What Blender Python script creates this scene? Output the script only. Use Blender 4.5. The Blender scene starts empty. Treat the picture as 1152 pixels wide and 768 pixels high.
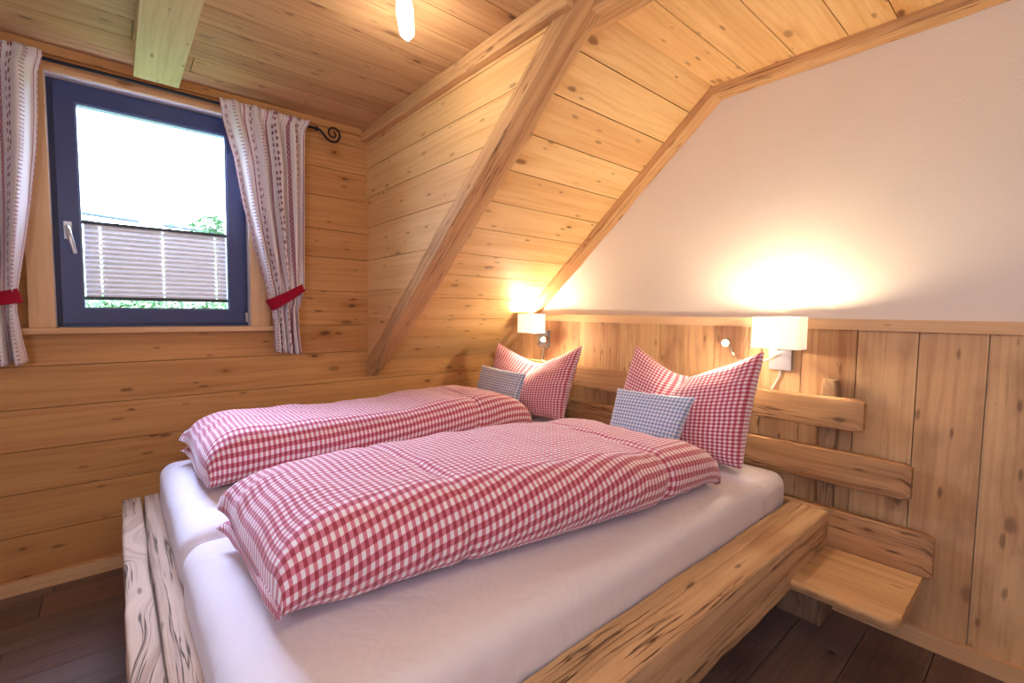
import bpy, bmesh, math, random
from mathutils import Vector, Matrix, noise
R = random.Random(7)
PI = math.pi
SC = bpy.context.scene
COL = SC.collection

# ------------------------------------------------------------------ camera
cam_d = bpy.data.cameras.new('camera'); cam = bpy.data.objects.new('camera', cam_d); COL.objects.link(cam)
cam_d.sensor_fit = 'HORIZONTAL'; cam_d.sensor_width = 36.0
cam_d.lens = 522.73 / 1152 * 36.0
cam_d.clip_start = 0.02; cam_d.clip_end = 200
yaw, pitch, roll = 0.707827, -0.062694, 0.011698
fw = Vector((math.sin(yaw)*math.cos(pitch), math.cos(yaw)*math.cos(pitch), math.sin(pitch)))
r_ = Vector((math.cos(yaw), -math.sin(yaw), 0)); u_ = r_.cross(fw)
rt = r_*math.cos(roll) + u_*math.sin(roll); up = -r_*math.sin(roll) + u_*math.cos(roll)
cam.matrix_world = Matrix(((rt.x, up.x, -fw.x, -2.2458), (rt.y, up.y, -fw.y, -2.7781), (rt.z, up.z, -fw.z, 1.204), (0, 0, 0, 1)))
SC.camera = cam

# ------------------------------------------------------------------ world, light, exposure
SC.view_settings.view_transform = 'Standard'
SC.view_settings.look = 'None'
SC.view_settings.exposure = 0.0
SC.view_settings.gamma = 1.0
SC.view_settings.use_curve_mapping = False
W = bpy.data.worlds.new('sky'); SC.world = W; W.use_nodes = True
wb = W.node_tree.nodes['Background']
wb.inputs['Color'].default_value = (0.58, 0.72, 1.0, 1); wb.inputs['Strength'].default_value = 21.0

def area(name, loc, target, sx, sy, power, color, portal=False):
    d = bpy.data.lights.new(name, 'AREA'); d.shape = 'RECTANGLE'; d.size = sx; d.size_y = sy
    d.energy = power; d.color = color
    o = bpy.data.objects.new(name, d); COL.objects.link(o); o.location = loc
    o.rotation_euler = (Vector(target) - Vector(loc)).to_track_quat('-Z', 'Y').to_euler()
    if portal: d.cycles.is_portal = True
    return o
def point(name, loc, power, color, size=0.04):
    d = bpy.data.lights.new(name, 'POINT'); d.energy = power; d.color = color; d.shadow_soft_size = size
    o = bpy.data.objects.new(name, d); COL.objects.link(o); o.location = loc
    return o
WARM = (1.0, 0.79, 0.54)
area('window_portal', (-2.07, 0.24, 1.65), (-2.07, -1, 1.65), 0.8, 1.1, 1, (1, 1, 1), portal=True)
# daylight of the sky coming in through the bedroom window
area('daylight_bed_window', (-2.06, 0.55, 2.45), (-1.8, -1.5, 0.5), 0.9, 0.9, 210, (0.50, 0.62, 1.0))
area('daylight_bed_window_steep', (-2.06, 0.95, 3.05), (-2.0, -0.68, 0.57), 0.9, 0.9, 150, (0.50, 0.62, 1.0))
# bluish fill added behind the camera for unseen daylight; no window is built there
area('rear_daylight_fill', (-3.45, -3.3, 1.55), (-0.6, -2.0, 0.7), 0.9, 1.1, 28, (0.74, 0.76, 1.0))
# the ceiling spot, and an unseen far one added as soft warm fill
point('ceiling_lamp_light', (-1.42, -1.22, 2.10), 4, (1.0, 0.84, 0.66), 0.06)
point('ceiling_fill_light_far_end', (-1.95, -2.75, 1.98), 14, (1.0, 0.88, 0.68), 0.10)

# ------------------------------------------------------------------ node helpers
class NT:
    def __init__(s, name):
        s.m = bpy.data.materials.new(name); s.m.use_nodes = True
        s.t = s.m.node_tree; s.b = s.t.nodes['Principled BSDF']; s.out = s.t.nodes['Material Output']
    def n(s, typ, **k):
        nd = s.t.nodes.new('ShaderNode' + typ)
        for a, v in k.items(): setattr(nd, a, v)
        return nd
    def put(s, sock, v):
        if hasattr(v, 'node'): s.t.links.new(v, sock)
        else: sock.default_value = v
    def math(s, op, a, b=None, c=None, clamp=False):
        nd = s.n('Math', operation=op); nd.use_clamp = clamp
        s.put(nd.inputs[0], a)
        if b is not None: s.put(nd.inputs[1], b)
        if c is not None: s.put(nd.inputs[2], c)
        return nd.outputs[0]
    def mix(s, f, a, b, blend='MIX'):
        nd = s.n('Mix', data_type='RGBA', blend_type=blend)
        s.put(nd.inputs[0], f); s.put(nd.inputs[6], a); s.put(nd.inputs[7], b)
        return nd.outputs[2]
    def noise(s, vec, scale, detail=3.0, rough=0.5, dist=0.0, dim='3D'):
        nd = s.n('TexNoise', noise_dimensions=dim)
        s.put(nd.inputs['Vector'], vec)
        nd.inputs['Scale'].default_value = scale; nd.inputs['Detail'].default_value = detail
        nd.inputs['Roughness'].default_value = rough; nd.inputs['Distortion'].default_value = dist
        return nd.outputs['Fac']
    def xyz(s, v):
        nd = s.n('SeparateXYZ'); s.put(nd.inputs[0], v); return nd.outputs
    def comb(s, x, y, z=0.0):
        nd = s.n('CombineXYZ'); s.put(nd.inputs[0], x); s.put(nd.inputs[1], y); s.put(nd.inputs[2], z); return nd.outputs[0]
    def uv(s): return s.n('UVMap').outputs[0]
    def attr(s, name):
        nd = s.n('Attribute'); nd.attribute_name = name; return nd.outputs['Fac']
    def smooth(s, v, a, b, lo=0.0, hi=1.0):
        nd = s.n('MapRange', interpolation_type='SMOOTHSTEP')
        s.put(nd.inputs[0], v); nd.inputs[1].default_value = a; nd.inputs[2].default_value = b
        nd.inputs[3].default_value = lo; nd.inputs[4].default_value = hi
        return nd.outputs[0]
    def bump(s, h, strength=0.3, dist=0.01):
        nd = s.n('Bump'); nd.inputs['Strength'].default_value = strength; nd.inputs['Distance'].default_value = dist
        s.put(nd.inputs['Height'], h); s.t.links.new(nd.outputs[0], s.b.inputs['Normal'])
    def base(s, c): s.put(s.b.inputs['Base Color'], c)
    def set(s, **k):
        for a, v in k.items(): s.b.inputs[a.replace('_', ' ')].default_value = v

def col(r, g, b): return (r, g, b, 1.0)
def srgb(r, g, b):
    f = lambda c: ((c/255+0.055)/1.055)**2.4 if c > 10 else c/255/12.92
    return (f(r), f(g), f(b), 1.0)

def wood(name, light, dark, knot, rough=0.55, grain=1.0, knots=1.0, tonev=0.35, crack=0.0, stain=0.0, spec=0.3, bump=0.25):
    """UV in metres: u along the grain, v across."""
    w = NT(name); uv = w.uv(); o = w.xyz(uv); u, v = o[0], o[1]
    tone = w.attr('tone')
    # warped coordinates so that knots and grain are irregular
    wn = w.noise(w.comb(w.math('MULTIPLY', u, 9.0), w.math('MULTIPLY', v, 22.0)), 1.0, 3, 0.6)
    wn2 = w.noise(w.comb(w.math('MULTIPLY', u, 9.0), w.math('MULTIPLY', v, 22.0), 7.7), 1.0, 3, 0.6)
    uu = w.math('ADD', u, w.math('MULTIPLY_ADD', wn, 0.036, -0.018)); vv = w.math('ADD', v, w.math('MULTIPLY_ADD', wn2, 0.016, -0.008))
    def knot_layer(su, sv, share, r0, r1, seed):
        vor = w.n('TexVoronoi', voronoi_dimensions='2D', feature='F1'); vor.inputs['Randomness'].default_value = 1.0; vor.inputs['Scale'].default_value = 1.0
        w.put(vor.inputs['Vector'], w.comb(w.math('MULTIPLY_ADD', uu, su, seed), w.math('MULTIPLY_ADD', vv, sv, seed*1.7)))
        rnd = w.xyz(vor.outputs['Color'])
        keep = w.math('GREATER_THAN', rnd[0], 1.0-share)
        ksz = w.math('MULTIPLY_ADD', rnd[1], r1-r0, r0)
        kd = w.math('DIVIDE', vor.outputs['Distance'], ksz)
        pw = w.math('MULTIPLY_ADD', rnd[2], 0.55, 0.45)
        return w.math('MULTIPLY', keep, pw), kd
    k1, d1 = knot_layer(2.3, 5.2, 0.42*knots, 0.035, 0.085, 0.0)
    k2, d2 = knot_layer(4.4, 14.0, 0.42*knots, 0.055, 0.12, 5.3)
    kmask = w.math('MAXIMUM', w.math('MULTIPLY', w.smooth(d1, 0.45, 1.3, 1.0, 0.0), k1), w.math('MULTIPLY', w.smooth(d2, 0.4, 1.3, 1.0, 0.0), w.math('MULTIPLY', k2, 0.8)))
    khalo = w.math('MULTIPLY', w.smooth(d1, 0.6, 4.5, 1.0, 0.0), k1)
    wob = wn
    # grain
    warp = w.noise(w.comb(w.math('MULTIPLY', u, 0.8), w.math('MULTIPLY', v, 5.5)), 1.0, 3)
    rings = w.math('SINE', w.math('ADD', w.math('MULTIPLY', v, 210.0*grain),
                    w.math('ADD', w.math('MULTIPLY', warp, 30.0*grain), w.math('MULTIPLY', khalo, 4.0))))
    gatr = w.smooth(w.noise(w.comb(w.math('MULTIPLY', u, 0.7), w.math('MULTIPLY', v, 9.0), 4.0), 1.0, 2), 0.40, 0.62)
    rings = w.math('MULTIPLY', w.smooth(rings, 0.0, 1.0), w.math('MULTIPLY_ADD', gatr, 0.75, 0.25))
    fine = w.noise(w.comb(w.math('MULTIPLY', u, 5.0), w.math('MULTIPLY', v, 380.0)), 1.0, 2, 0.6)
    mid_ = w.noise(w.comb(w.math('MULTIPLY', u, 1.6), w.math('MULTIPLY', v, 75.0)), 1.0, 3, 0.6)
    broad = w.noise(w.comb(w.math('MULTIPLY', u, 1.1), w.math('MULTIPLY', v, 14.0)), 1.0, 4, 0.6)
    f = w.math('ADD', w.math('MULTIPLY', rings, 0.26), w.math('MULTIPLY', w.smooth(broad, 0.32, 0.70), 0.50))
    f = w.math('ADD', f, w.math('MULTIPLY_ADD', fine, 0.45, -0.20))
    f = w.math('ADD', f, w.math('MULTIPLY', w.smooth(mid_, 0.50, 0.78), 0.40))
    f = w.math('ADD', f, w.math('MULTIPLY_ADD', tone, tonev, -0.5*tonev))
    f = w.math('ADD', f, w.math('MULTIPLY', khalo, 0.45), clamp=True)
    c = w.mix(f, light, dark)
    # per board: a slightly redder or yellower hue
    c = w.mix(w.math('MULTIPLY', w.math('FRACT', w.math('MULTIPLY', tone, 7.31)), 0.22), c, w.mix(0.5, dark, srgb(206, 140, 96)))
    if stain > 0:
        st = w.noise(w.comb(w.math('MULTIPLY', u, 2.0), w.math('MULTIPLY', v, 4.0)), 1.0, 4, 0.6)
        c = w.mix(w.smooth(st, 0.50, 0.75, 0.0, stain), c, w.mix(0.6, dark, knot))
    # small dark flecks of pitch
    fl = w.noise(w.comb(w.math('MULTIPLY', u, 14.0), w.math('MULTIPLY', v, 150.0)), 1.0, 2)
    c = w.mix(w.smooth(fl, 0.70, 0.80, 0.0, 0.55), c, knot)
    c = w.mix(w.math('MULTIPLY', kmask, 0.88), c, knot)
    h = w.math('ADD', w.math('MULTIPLY', rings, 0.35), w.math('MULTIPLY', fine, 0.6))
    if crack > 0:
        ck = w.noise(w.comb(w.math('MULTIPLY', u, 1.1), w.math('MULTIPLY', v, 42.0)), 1.0, 3, 0.6, 0.25)
        ln = w.math('ABSOLUTE', w.math('SUBTRACT', ck, 0.5))
        gate = w.noise(w.comb(w.math('MULTIPLY', u, 1.6), w.math('MULTIPLY', v, 14.0), 3.3), 1.0, 2)
        cm = w.math('MULTIPLY', w.smooth(ln, 0.006, 0.024, 1.0, 0.0), w.smooth(gate, 0.50, 0.58))
        c = w.mix(w.math('MULTIPLY', cm, crack), c, w.mix(0.35, knot, dark))
        h = w.math('SUBTRACT', h, w.math('MULTIPLY', cm, 2.0))
    w.base(c); w.set(Roughness=rough); w.b.inputs['Specular IOR Level'].default_value = spec
    w.bump(h, bump, 0.004)
    return w.m

KN = srgb(92, 52, 30)
M = {}
M['pine_wall'] = wood('pine_wall', srgb(210, 160, 100), srgb(166, 112, 62), srgb(88, 50, 30), tonev=0.45)
M['pine_ceiling'] = wood('pine_ceiling', srgb(212, 172, 126), srgb(168, 124, 84), srgb(92, 58, 40), tonev=0.4)
M['pine_slope'] = wood('pine_slope', srgb(242, 206, 146), srgb(214, 164, 102), srgb(116, 72, 42), tonev=0.4)
M['pine_panel'] = wood('pine_panel', srgb(220, 180, 132), srgb(166, 120, 82), srgb(88, 56, 38), tonev=0.5, stain=0.55)
M['pine_trim'] = wood('pine_trim', srgb(230, 194, 150), srgb(202, 154, 106), srgb(120, 76, 46), knots=0.5)
M['hewn'] = wood('hewn_timber', srgb(226, 186, 134), srgb(178, 128, 80), srgb(84, 52, 32), rough=0.7, crack=0.9, knots=0.6, tonev=0.3, stain=0.25, bump=0.5)
M['hewn_rail'] = wood('hewn_rail', srgb(196, 152, 108), srgb(136, 96, 62), srgb(66, 42, 30), rough=0.7, crack=0.9, knots=0.5, tonev=0.35, stain=0.4, bump=0.5)
M['hewn_bed'] = wood('hewn_bed', srgb(212, 176, 134), srgb(150, 112, 78), srgb(66, 44, 30), rough=0.75, grain=0.55, crack=1.0, knots=0.6, tonev=0.3, stain=0.45, bump=0.6)
M['weathered'] = wood('weathered_timber', srgb(214, 190, 166), srgb(150, 124, 104), srgb(60, 44, 36), rough=0.8, grain=0.6, crack=1.0, knots=0.5, stain=0.35, bump=0.6)
M['grey_timber'] = wood('grey_timber', srgb(170, 140, 110), srgb(120, 92, 70), srgb(60, 42, 30), rough=0.8, crack=0.8, stain=0.5, bump=0.5)
M['pale_beam'] = wood('pale_beam', srgb(226, 212, 158), srgb(196, 178, 122), srgb(100, 78, 50), tonev=0.3, knots=1.0)
M['floor'] = wood('floor_boards', srgb(122, 102, 94), srgb(82, 66, 62), srgb(48, 38, 36), rough=0.42, tonev=0.7, knots=0.3, stain=0.5, spec=0.4, bump=0.15)

def simple(name, c, rough=0.5, metal=0.0, spec=0.5):
    w = NT(name); w.base(c); w.set(Roughness=rough, Metallic=metal); w.b.inputs['Specular IOR Level'].default_value = spec
    return w
# plaster
w = NT('plaster'); p = w.n('TexCoord').outputs['Object']
n1 = w.noise(p, 110.0, 4, 0.6); n2 = w.noise(p, 3.0, 3)
w.base(w.mix(n2, srgb(236, 226, 212), srgb(228, 218, 206))); w.set(Roughness=0.9); w.bump(n1, 0.25, 0.006); M['plaster'] = w.m

# cloth
def gingham(name, full, half, white, period):
    w = NT(name); o = w.xyz(w.uv())
    wob = w.noise(w.comb(o[0], o[1]), 400.0, 1)
    def stripe(c):
        f = w.math('FRACT', w.math('DIVIDE', c, period))
        d = w.math('ABSOLUTE', w.math('SUBTRACT', f, 0.5))
        return w.smooth(d, 0.225, 0.275, 1.0, 0.0)
    a, b = stripe(o[0]), stripe(o[1])
    one = w.math('MAXIMUM', a, b); both = w.math('MULTIPLY', a, b)
    c = w.mix(both, w.mix(one, white, half), full)
    c = w.mix(w.math('MULTIPLY', wob, 0.12), c, white)
    w.base(c); w.set(Roughness=0.85)
    w.b.inputs['Sheen Weight'].default_value = 0.35; w.b.inputs['Specular IOR Level'].default_value = 0.15
    nz = w.n('TexCoord').outputs['Object']
    w.bump(w.math('ADD', w.math('MULTIPLY', wob, 0.12), w.noise(nz, 26.0, 3, 0.6)), 0.30, 0.006)
    return w.m
WHT = srgb(236, 228, 232)
M['red_check'] = gingham('red_check_cotton', srgb(158, 24, 52), srgb(208, 116, 138), WHT, 0.0200)
M['blue_check'] = gingham('blue_check_cotton', srgb(104, 132, 182), srgb(168, 186, 214), srgb(232, 232, 236), 0.0180)
w = NT('white_sheet'); nz = w.n('TexCoord').outputs['Object']; w.base(srgb(224, 217, 222)); w.set(Roughness=0.85)
w.b.inputs['Specular IOR Level'].default_value = 0.15
s3 = w.xyz(nz); w.bump(w.noise(w.comb(w.math('MULTIPLY', s3[0], 3.0), w.math('MULTIPLY', s3[1], 3.0), w.math('MULTIPLY', s3[2], 1.2)), 3.0, 3, 0.55, 0.8), 0.25, 0.03)
M['sheet'] = w.m

# curtain print: u across the flat cloth, v down
w = NT('curtain_print'); o = w.xyz(w.uv()); u, v = o[0], o[1]
P_ = 0.30
fu = w.math('FRACT', w.math('DIVIDE', u, P_))
def band(lo, hi): return w.math('MULTIPLY', w.math('GREATER_THAN', fu, lo), w.math('LESS_THAN', fu, hi))
def wave(c, k): return w.math('SINE', w.math('MULTIPLY', c, k))
c = srgb(248, 242, 242)
c = w.mix(w.math('MULTIPLY', band(0.30, 0.52), 0.18), c, srgb(226, 190, 196))
dots = w.math('GREATER_THAN', w.math('MULTIPLY', wave(v, 2*PI/0.026), wave(u, 2*PI/0.027)), -0.25)
c = w.mix(w.math('MULTIPLY', band(0.05, 0.17), w.math('MULTIPLY_ADD', dots, 0.50, 0.32)), c, srgb(170, 44, 84))
c = w.mix(w.math('MULTIPLY', band(0.92, 0.945), 0.8), c, srgb(176, 60, 84))
flw = w.n('TexVoronoi', voronoi_dimensions='2D'); flw.inputs['Scale'].default_value = 1.0; flw.inputs['Randomness'].default_value = 0.45
w.put(flw.inputs['Vector'], w.comb(w.math('MULTIPLY', u, 36.0), w.math('MULTIPLY', v, 30.0)))
spot = w.math('LESS_THAN', flw.outputs['Distance'], 0.30)
c = w.mix(w.math('MULTIPLY', w.math('MULTIPLY', band(0.33, 0.49), spot), 0.85), c, srgb(138, 66, 72))
spot2 = w.math('GREATER_THAN', w.math('MULTIPLY', wave(v, 2*PI/0.034), wave(v, 2*PI/0.011)), 0.25)
c = w.mix(w.math('MULTIPLY', w.math('MULTIPLY', band(0.66, 0.74), spot2), 0.8), c, srgb(150, 70, 84))
w.base(c); w.set(Roughness=0.85); w.b.inputs['Specular IOR Level'].default_value = 0.1
tr = w.n('BsdfTranslucent'); w.put(tr.inputs[0], c); mx = w.n('MixShader'); mx.inputs[0].default_value = 0.30
w.t.links.new(w.b.outputs[0], mx.inputs[1]); w.t.links.new(tr.outputs[0], mx.inputs[2]); w.t.links.new(mx.outputs[0], w.out.inputs[0])
M['curtain'] = w.m
M['tie'] = simple('red_tie_cloth', srgb(150, 20, 44), 0.85, spec=0.15).m
M['iron'] = simple('black_iron', srgb(34, 34, 42), 0.45, 0.6).m
M['frame'] = simple('dark_window_frame', srgb(62, 74, 122), 0.35, spec=0.5).m  # blue glare averaged into the base colour of a dark brown frame
M['gasket'] = simple('window_gasket', srgb(120, 140, 170), 0.4).m
M['silver'] = simple('brushed_metal', srgb(196, 198, 204), 0.32, 0.9).m
M['chrome'] = simple('chrome', srgb(220, 214, 200), 0.15, 1.0).m
M['plate'] = simple('lamp_plate', srgb(170, 172, 182), 0.38, 0.7).m
M['cord'] = simple('white_cord', srgb(232, 228, 224), 0.5).m
M['rail_dark'] = simple('blind_rail', srgb(58, 70, 78), 0.4, 0.3).m
M['white_lining'] = simple('white_lining', srgb(232, 226, 226), 0.6).m
M['cable'] = simple('black_cable', srgb(60, 70, 84), 0.6).m
# blind cloth: translucent pleats
w = NT('blind_cloth'); w.base(srgb(214, 206, 202)); w.set(Roughness=0.9)
tr = w.n('BsdfTranslucent'); tr.inputs[0].default_value = srgb(210, 204, 200); mx = w.n('MixShader'); mx.inputs[0].default_value = 0.05
w.t.links.new(w.b.outputs[0], mx.inputs[1]); w.t.links.new(tr.outputs[0], mx.inputs[2]); w.t.links.new(mx.outputs[0], w.out.inputs[0])
M['blind'] = w.m
# window glass
w = NT('window_glass'); t_ = w.n('BsdfTransparent'); g_ = w.n('BsdfGlossy'); g_.inputs['Roughness'].default_value = 0.02
lw = w.n('LayerWeight'); mx = w.n('MixShader')
w.put(mx.inputs[0], w.math('MULTIPLY_ADD', w.math('POWER', lw.outputs['Facing'], 5.0), 0.90, 0.04)); w.t.links.new(t_.outputs[0], mx.inputs[1]); w.t.links.new(g_.outputs[0], mx.inputs[2]); w.t.links.new(mx.outputs[0], w.out.inputs[0])
M['glass'] = w.m
def lit(name, c, s, base=None):
    w = NT(name); w.base(base or c); w.set(Roughness=0.8); w.b.inputs['Emission Color'].default_value = c; w.b.inputs['Emission Strength'].default_value = s
    return w.m
w = NT('lit_lamp_shade'); w.base(srgb(244, 238, 228)); w.set(Roughness=0.9); w.b.inputs['Emission Color'].default_value = col(1.0, 0.90, 0.76); w.b.inputs['Emission Strength'].default_value = 0.55
tr = w.n('BsdfTranslucent'); tr.inputs[0].default_value = srgb(244, 232, 214); mx = w.n('MixShader'); mx.inputs[0].default_value = 0.35
w.t.links.new(w.b.outputs[0], mx.inputs[1]); w.t.links.new(tr.outputs[0], mx.inputs[2]); w.t.links.new(mx.outputs[0], w.out.inputs[0]); M['shade'] = w.m
M['led'] = lit('lit_led', col(1.0, 0.88, 0.66), 40.0)
M['bulb'] = lit('lit_ceiling_glass', col(1.0, 0.93, 0.82), 6.0)
w = NT('leaf'); p = w.n('TexCoord').outputs['Object']; w.base(w.mix(w.noise(p, 5.0, 2), srgb(34, 70, 36), srgb(70, 108, 54))); w.set(Roughness=0.7); M['leaf'] = w.m
w = NT('meadow'); p = w.n('TexCoord').outputs['Object']; w.base(w.mix(w.noise(p, 1.5, 4), srgb(80, 110, 60), srgb(120, 140, 90))); w.set(Roughness=0.9); M['meadow'] = w.m
M['bark'] = simple('bark', srgb(96, 76, 60), 0.9).m

# ------------------------------------------------------------------ mesh helpers
class MB:
    def __init__(s): s.v = []; s.f = []; s.uv = []; s.t = []; s.sm = []
    def poly(s, pts, uvs, tone=0.5, smooth=False):
        b = len(s.v); s.v += [tuple(p) for p in pts]; s.f.append(tuple(range(b, b+len(pts)))); s.uv.append(list(uvs)); s.t.append(tone); s.sm.append(smooth)
    def hexa(s, c, su, axis_u, tone=0.5, off=None):
        """c: 8 corners (bottom 4 ccw then top 4). uv by projecting on axis_u and the best other direction."""
        off = off or (R.uniform(0, 40), R.uniform(0, 40)); au = Vector(axis_u).normalized()
        cen = sum((Vector(p) for p in c), Vector())/8
        for q in ((0, 3, 2, 1), (4, 5, 6, 7), (0, 1, 5, 4), (1, 2, 6, 5), (2, 3, 7, 6), (3, 0, 4, 7)):
            P = [Vector(c[i]) for i in q]
            nrm = (P[1]-P[0]).cross(P[2]-P[0])
            if nrm.length < 1e-12: nrm = (P[2]-P[0]).cross(P[3]-P[0])
            nrm.normalize()
            if nrm.dot(sum(P, Vector())/4 - cen) < 0: P.reverse(); nrm = -nrm
            a = au - nrm*au.dot(nrm)
            if a.length < 0.3:
                a = nrm.orthogonal().normalized(); bb = nrm.cross(a); uvs = [(off[0]+p.dot(a)*0.1, off[1]+p.dot(bb)) for p in P]
            else:
                a.normalize(); bb = nrm.cross(a); uvs = [(off[0]+p.dot(a), off[1]+p.dot(bb)) for p in P]
            s.poly(P, uvs, tone)
    def box(s, a, b, axis='x', tone=None):
        x0, x1 = sorted((a[0], b[0])); y0, y1 = sorted((a[1], b[1])); z0, z1 = sorted((a[2], b[2]))
        c = [(x0, y0, z0), (x1, y0, z0), (x1, y1, z0), (x0, y1, z0), (x0, y0, z1), (x1, y0, z1), (x1, y1, z1), (x0, y1, z1)]
        s.hexa(c, 1, {'x': (1, 0, 0), 'y': (0, 1, 0), 'z': (0, 0, 1)}[axis], R.random() if tone is None else tone)
    def grid(s, rows, uvs, closed=False, smooth=True, tone=0.5):
        n = len(rows[0]); b = len(s.v)
        for r in rows: s.v += [tuple(p) for p in r]
        m = n if closed else n-1
        for i in range(len(rows)-1):
            for j in range(m):
                k = (j+1) % n
                s.f.append((b+i*n+j, b+i*n+k, b+(i+1)*n+k, b+(i+1)*n+j))
                s.uv.append([uvs[i][j], uvs[i][j+1], uvs[i+1][j+1], uvs[i+1][j]]); s.t.append(tone); s.sm.append(smooth)
    def cap(s, ring, uvs, flip=False, tone=0.5, smooth=False):
        P = list(ring); U = list(uvs)[:len(P)]
        if flip: P.reverse(); U.reverse()
        s.poly(P, U, tone, smooth)
    def tube(s, pts, rad, seg=10, smooth=True):
        pts = [Vector(p) for p in pts]; rows = []; uvs = []; L = 0
        t0 = (pts[1]-pts[0]).normalized(); nx = t0.orthogonal().normalized()
        for i, p in enumerate(pts):
            t = (pts[min(i+1, len(pts)-1)]-pts[max(i-1, 0)]).normalized()
            nx = (nx - t*nx.dot(t)).normalized(); ny = t.cross(nx)
            r = rad[i] if isinstance(rad, (list, tuple)) else rad
            rows.append([p + (nx*math.cos(2*PI*j/seg)+ny*math.sin(2*PI*j/seg))*r for j in range(seg)])
            if i: L += (p-pts[i-1]).length
            uvs.append([(L, 2*PI*r*j/seg) for j in range(seg+1)])
        s.grid(rows, uvs, True, smooth); s.cap(rows[0], uvs[0], True); s.cap(rows[-1], uvs[-1])
    def build(s, name, mat, parent=None, merge=0.0, recalc=True):
        me = bpy.data.meshes.new(name); me.from_pydata(s.v, [], s.f)
        ul = me.uv_layers.new(name='UVMap'); i = 0
        for fu in s.uv:
            for q in fu: ul.data[i].uv = q; i += 1
        at = me.attributes.new('tone', 'FLOAT', 'FACE'); at.data.foreach_set('value', s.t)
        me.polygons.foreach_set('use_smooth', s.sm)
        if recalc or merge:
            bm = bmesh.new(); bm.from_mesh(me)
            if merge: bmesh.ops.remove_doubles(bm, verts=bm.verts, dist=merge)
            bmesh.ops.recalc_face_normals(bm, faces=bm.faces); bm.to_mesh(me); bm.free()
        me.materials.append(mat); me.update()
        o = bpy.data.objects.new(name, me); COL.objects.link(o)
        if parent:
            o.parent = parent; o.location = -parent.location
        return o
def bevel(o, width, seg=2):
    md = o.modifiers.new('bevel', 'BEVEL'); md.width = width; md.segments = seg; md.limit_method = 'ANGLE'; md.angle_limit = math.radians(40)
    return o
def structure(o): o['kind'] = 'structure'; return o
def tag(o, label, cat, group=None):
    o['label'] = label; o['category'] = cat
    if group: o['group'] = group
    return o
def empty(name, loc): 
    o = bpy.data.objects.new(name, None); COL.objects.link(o); o.location = loc; o.empty_display_size = 0.1
    return o
def fbm(p, s, seed=0.0): return noise.fractal(Vector((p[0]*s+seed, p[1]*s-seed*1.7, p[2]*s+seed*0.3)), 0.9, 2.1, 3)

def hewn(name, p0, p1, side, w, h, mat, parent=None, wob=0.006, rnd=0.012, n=40, seed=1.0, crack=None, prof=None, cap_round=0.0):
    """Hand-hewn timber from p0 to p1; 'side' is the width direction; p0,p1 are on the axis. prof(t)->(ws,hs,du,dn) shapes it."""
    p0, p1 = Vector(p0), Vector(p1); ax = (p1-p0); L = ax.length; ax.normalize()
    sd = Vector(side); sd = (sd-ax*sd.dot(ax)).normalized(); nm = sd.cross(ax)   # nm = 'up' for side x axis
    if nm.z < 0: nm = -nm
    def section(ws, hs, cv):
        a, b = w/2*ws, h/2*hs; r = min(rnd, a*0.9, b*0.9); pts = []
        def arc(cx, cy, a0):
            for k in range(5):
                t = a0 + k*PI/8; pts.append((cx+r*math.cos(t), cy+r*math.sin(t), 0))
        def edge(ax_, ay_, bx_, by_, m):
            for k in range(1, m): pts.append((ax_+(bx_-ax_)*k/m, ay_+(by_-ay_)*k/m, 0))
        arc(a-r, b-r, 0)
        if cv is None: edge(a-r, b, -a+r, b, 7)
        else:
            c0, cw, cd = cv
            edge(a-r, b, c0+cw, b, 4); pts.append((c0+cw, b, 0)); pts.append((c0+cw*0.4, b-cd*0.5, 1)); pts.append((c0, b-cd, 1)); pts.append((c0-cw*0.4, b-cd*0.5, 1)); pts.append((c0-cw, b, 0)); edge(c0-cw, b, -a+r, b, 4)
        arc(-a+r, b-r, PI/2); edge(-a, b-r, -a, -b+r, 4); arc(-a+r, -b+r, PI); edge(-a+r, -b, a-r, -b, 7); arc(a-r, -b+r, 1.5*PI); edge(a, -b+r, a, b-r, 4)
        return pts
    mb = MB(); rows = []; uvs = []; ou, ov = R.uniform(0, 40), R.uniform(0, 40)
    for i in range(n+1):
        t = i/n; ws, hs, du, dn = prof(t) if prof else (1, 1, 0, 0)
        if cap_round:
            e = min(t, 1-t)*L/cap_round
            if e < 1: k = 0.86+0.14*math.sqrt(max(0, 1-(1-e)**2)); ws *= k; hs *= k
        cv = None
        if crack:
            c0 = crack[0]*w/2 + crack[3]*noise.noise(Vector((t*4.1+seed, seed, 0)))*w
            amp = max(0.02, min(1.0, 0.75+0.9*noise.noise(Vector((t*7.0, seed*2, 3)))))
            cv = (c0, crack[1]*amp, crack[2]*amp)
        sec = section(ws, hs, cv); row = []; uvr = []; per = 0; prev = None
        for (a, b, fixed) in sec:
            q = p0 + ax*(L*t) + sd*(a+du) + nm*(b+dn)
            d = fbm(q, 5.0, seed)*wob + fbm(q, 22.0, seed+5)*wob*0.35
            rad = (sd*a + nm*b)
            if rad.length > 1e-6 and not fixed: q = q + rad.normalized()*d
            if prev is not None: per += math.hypot(a-prev[0], b-prev[1])
            prev = (a, b); row.append(q); uvr.append((ou+L*t, ov+per))
        uvr.append((ou+L*t, ov+per+math.hypot(sec[0][0]-prev[0], sec[0][1]-prev[1])))
        rows.append(row); uvs.append(uvr)
    tn = R.random(); mb.grid(rows, uvs, True, True, tn)
    for r, fl in ((rows[0], True), (rows[-1], False)):
        c = [(ou+(Vector(p)-p0).dot(sd)*0.3, ov+(Vector(p)-p0).dot(nm)) for p in r]; mb.cap(r, c, fl, tn)
    o = mb.build(name, mat, parent)
    return o

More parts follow.
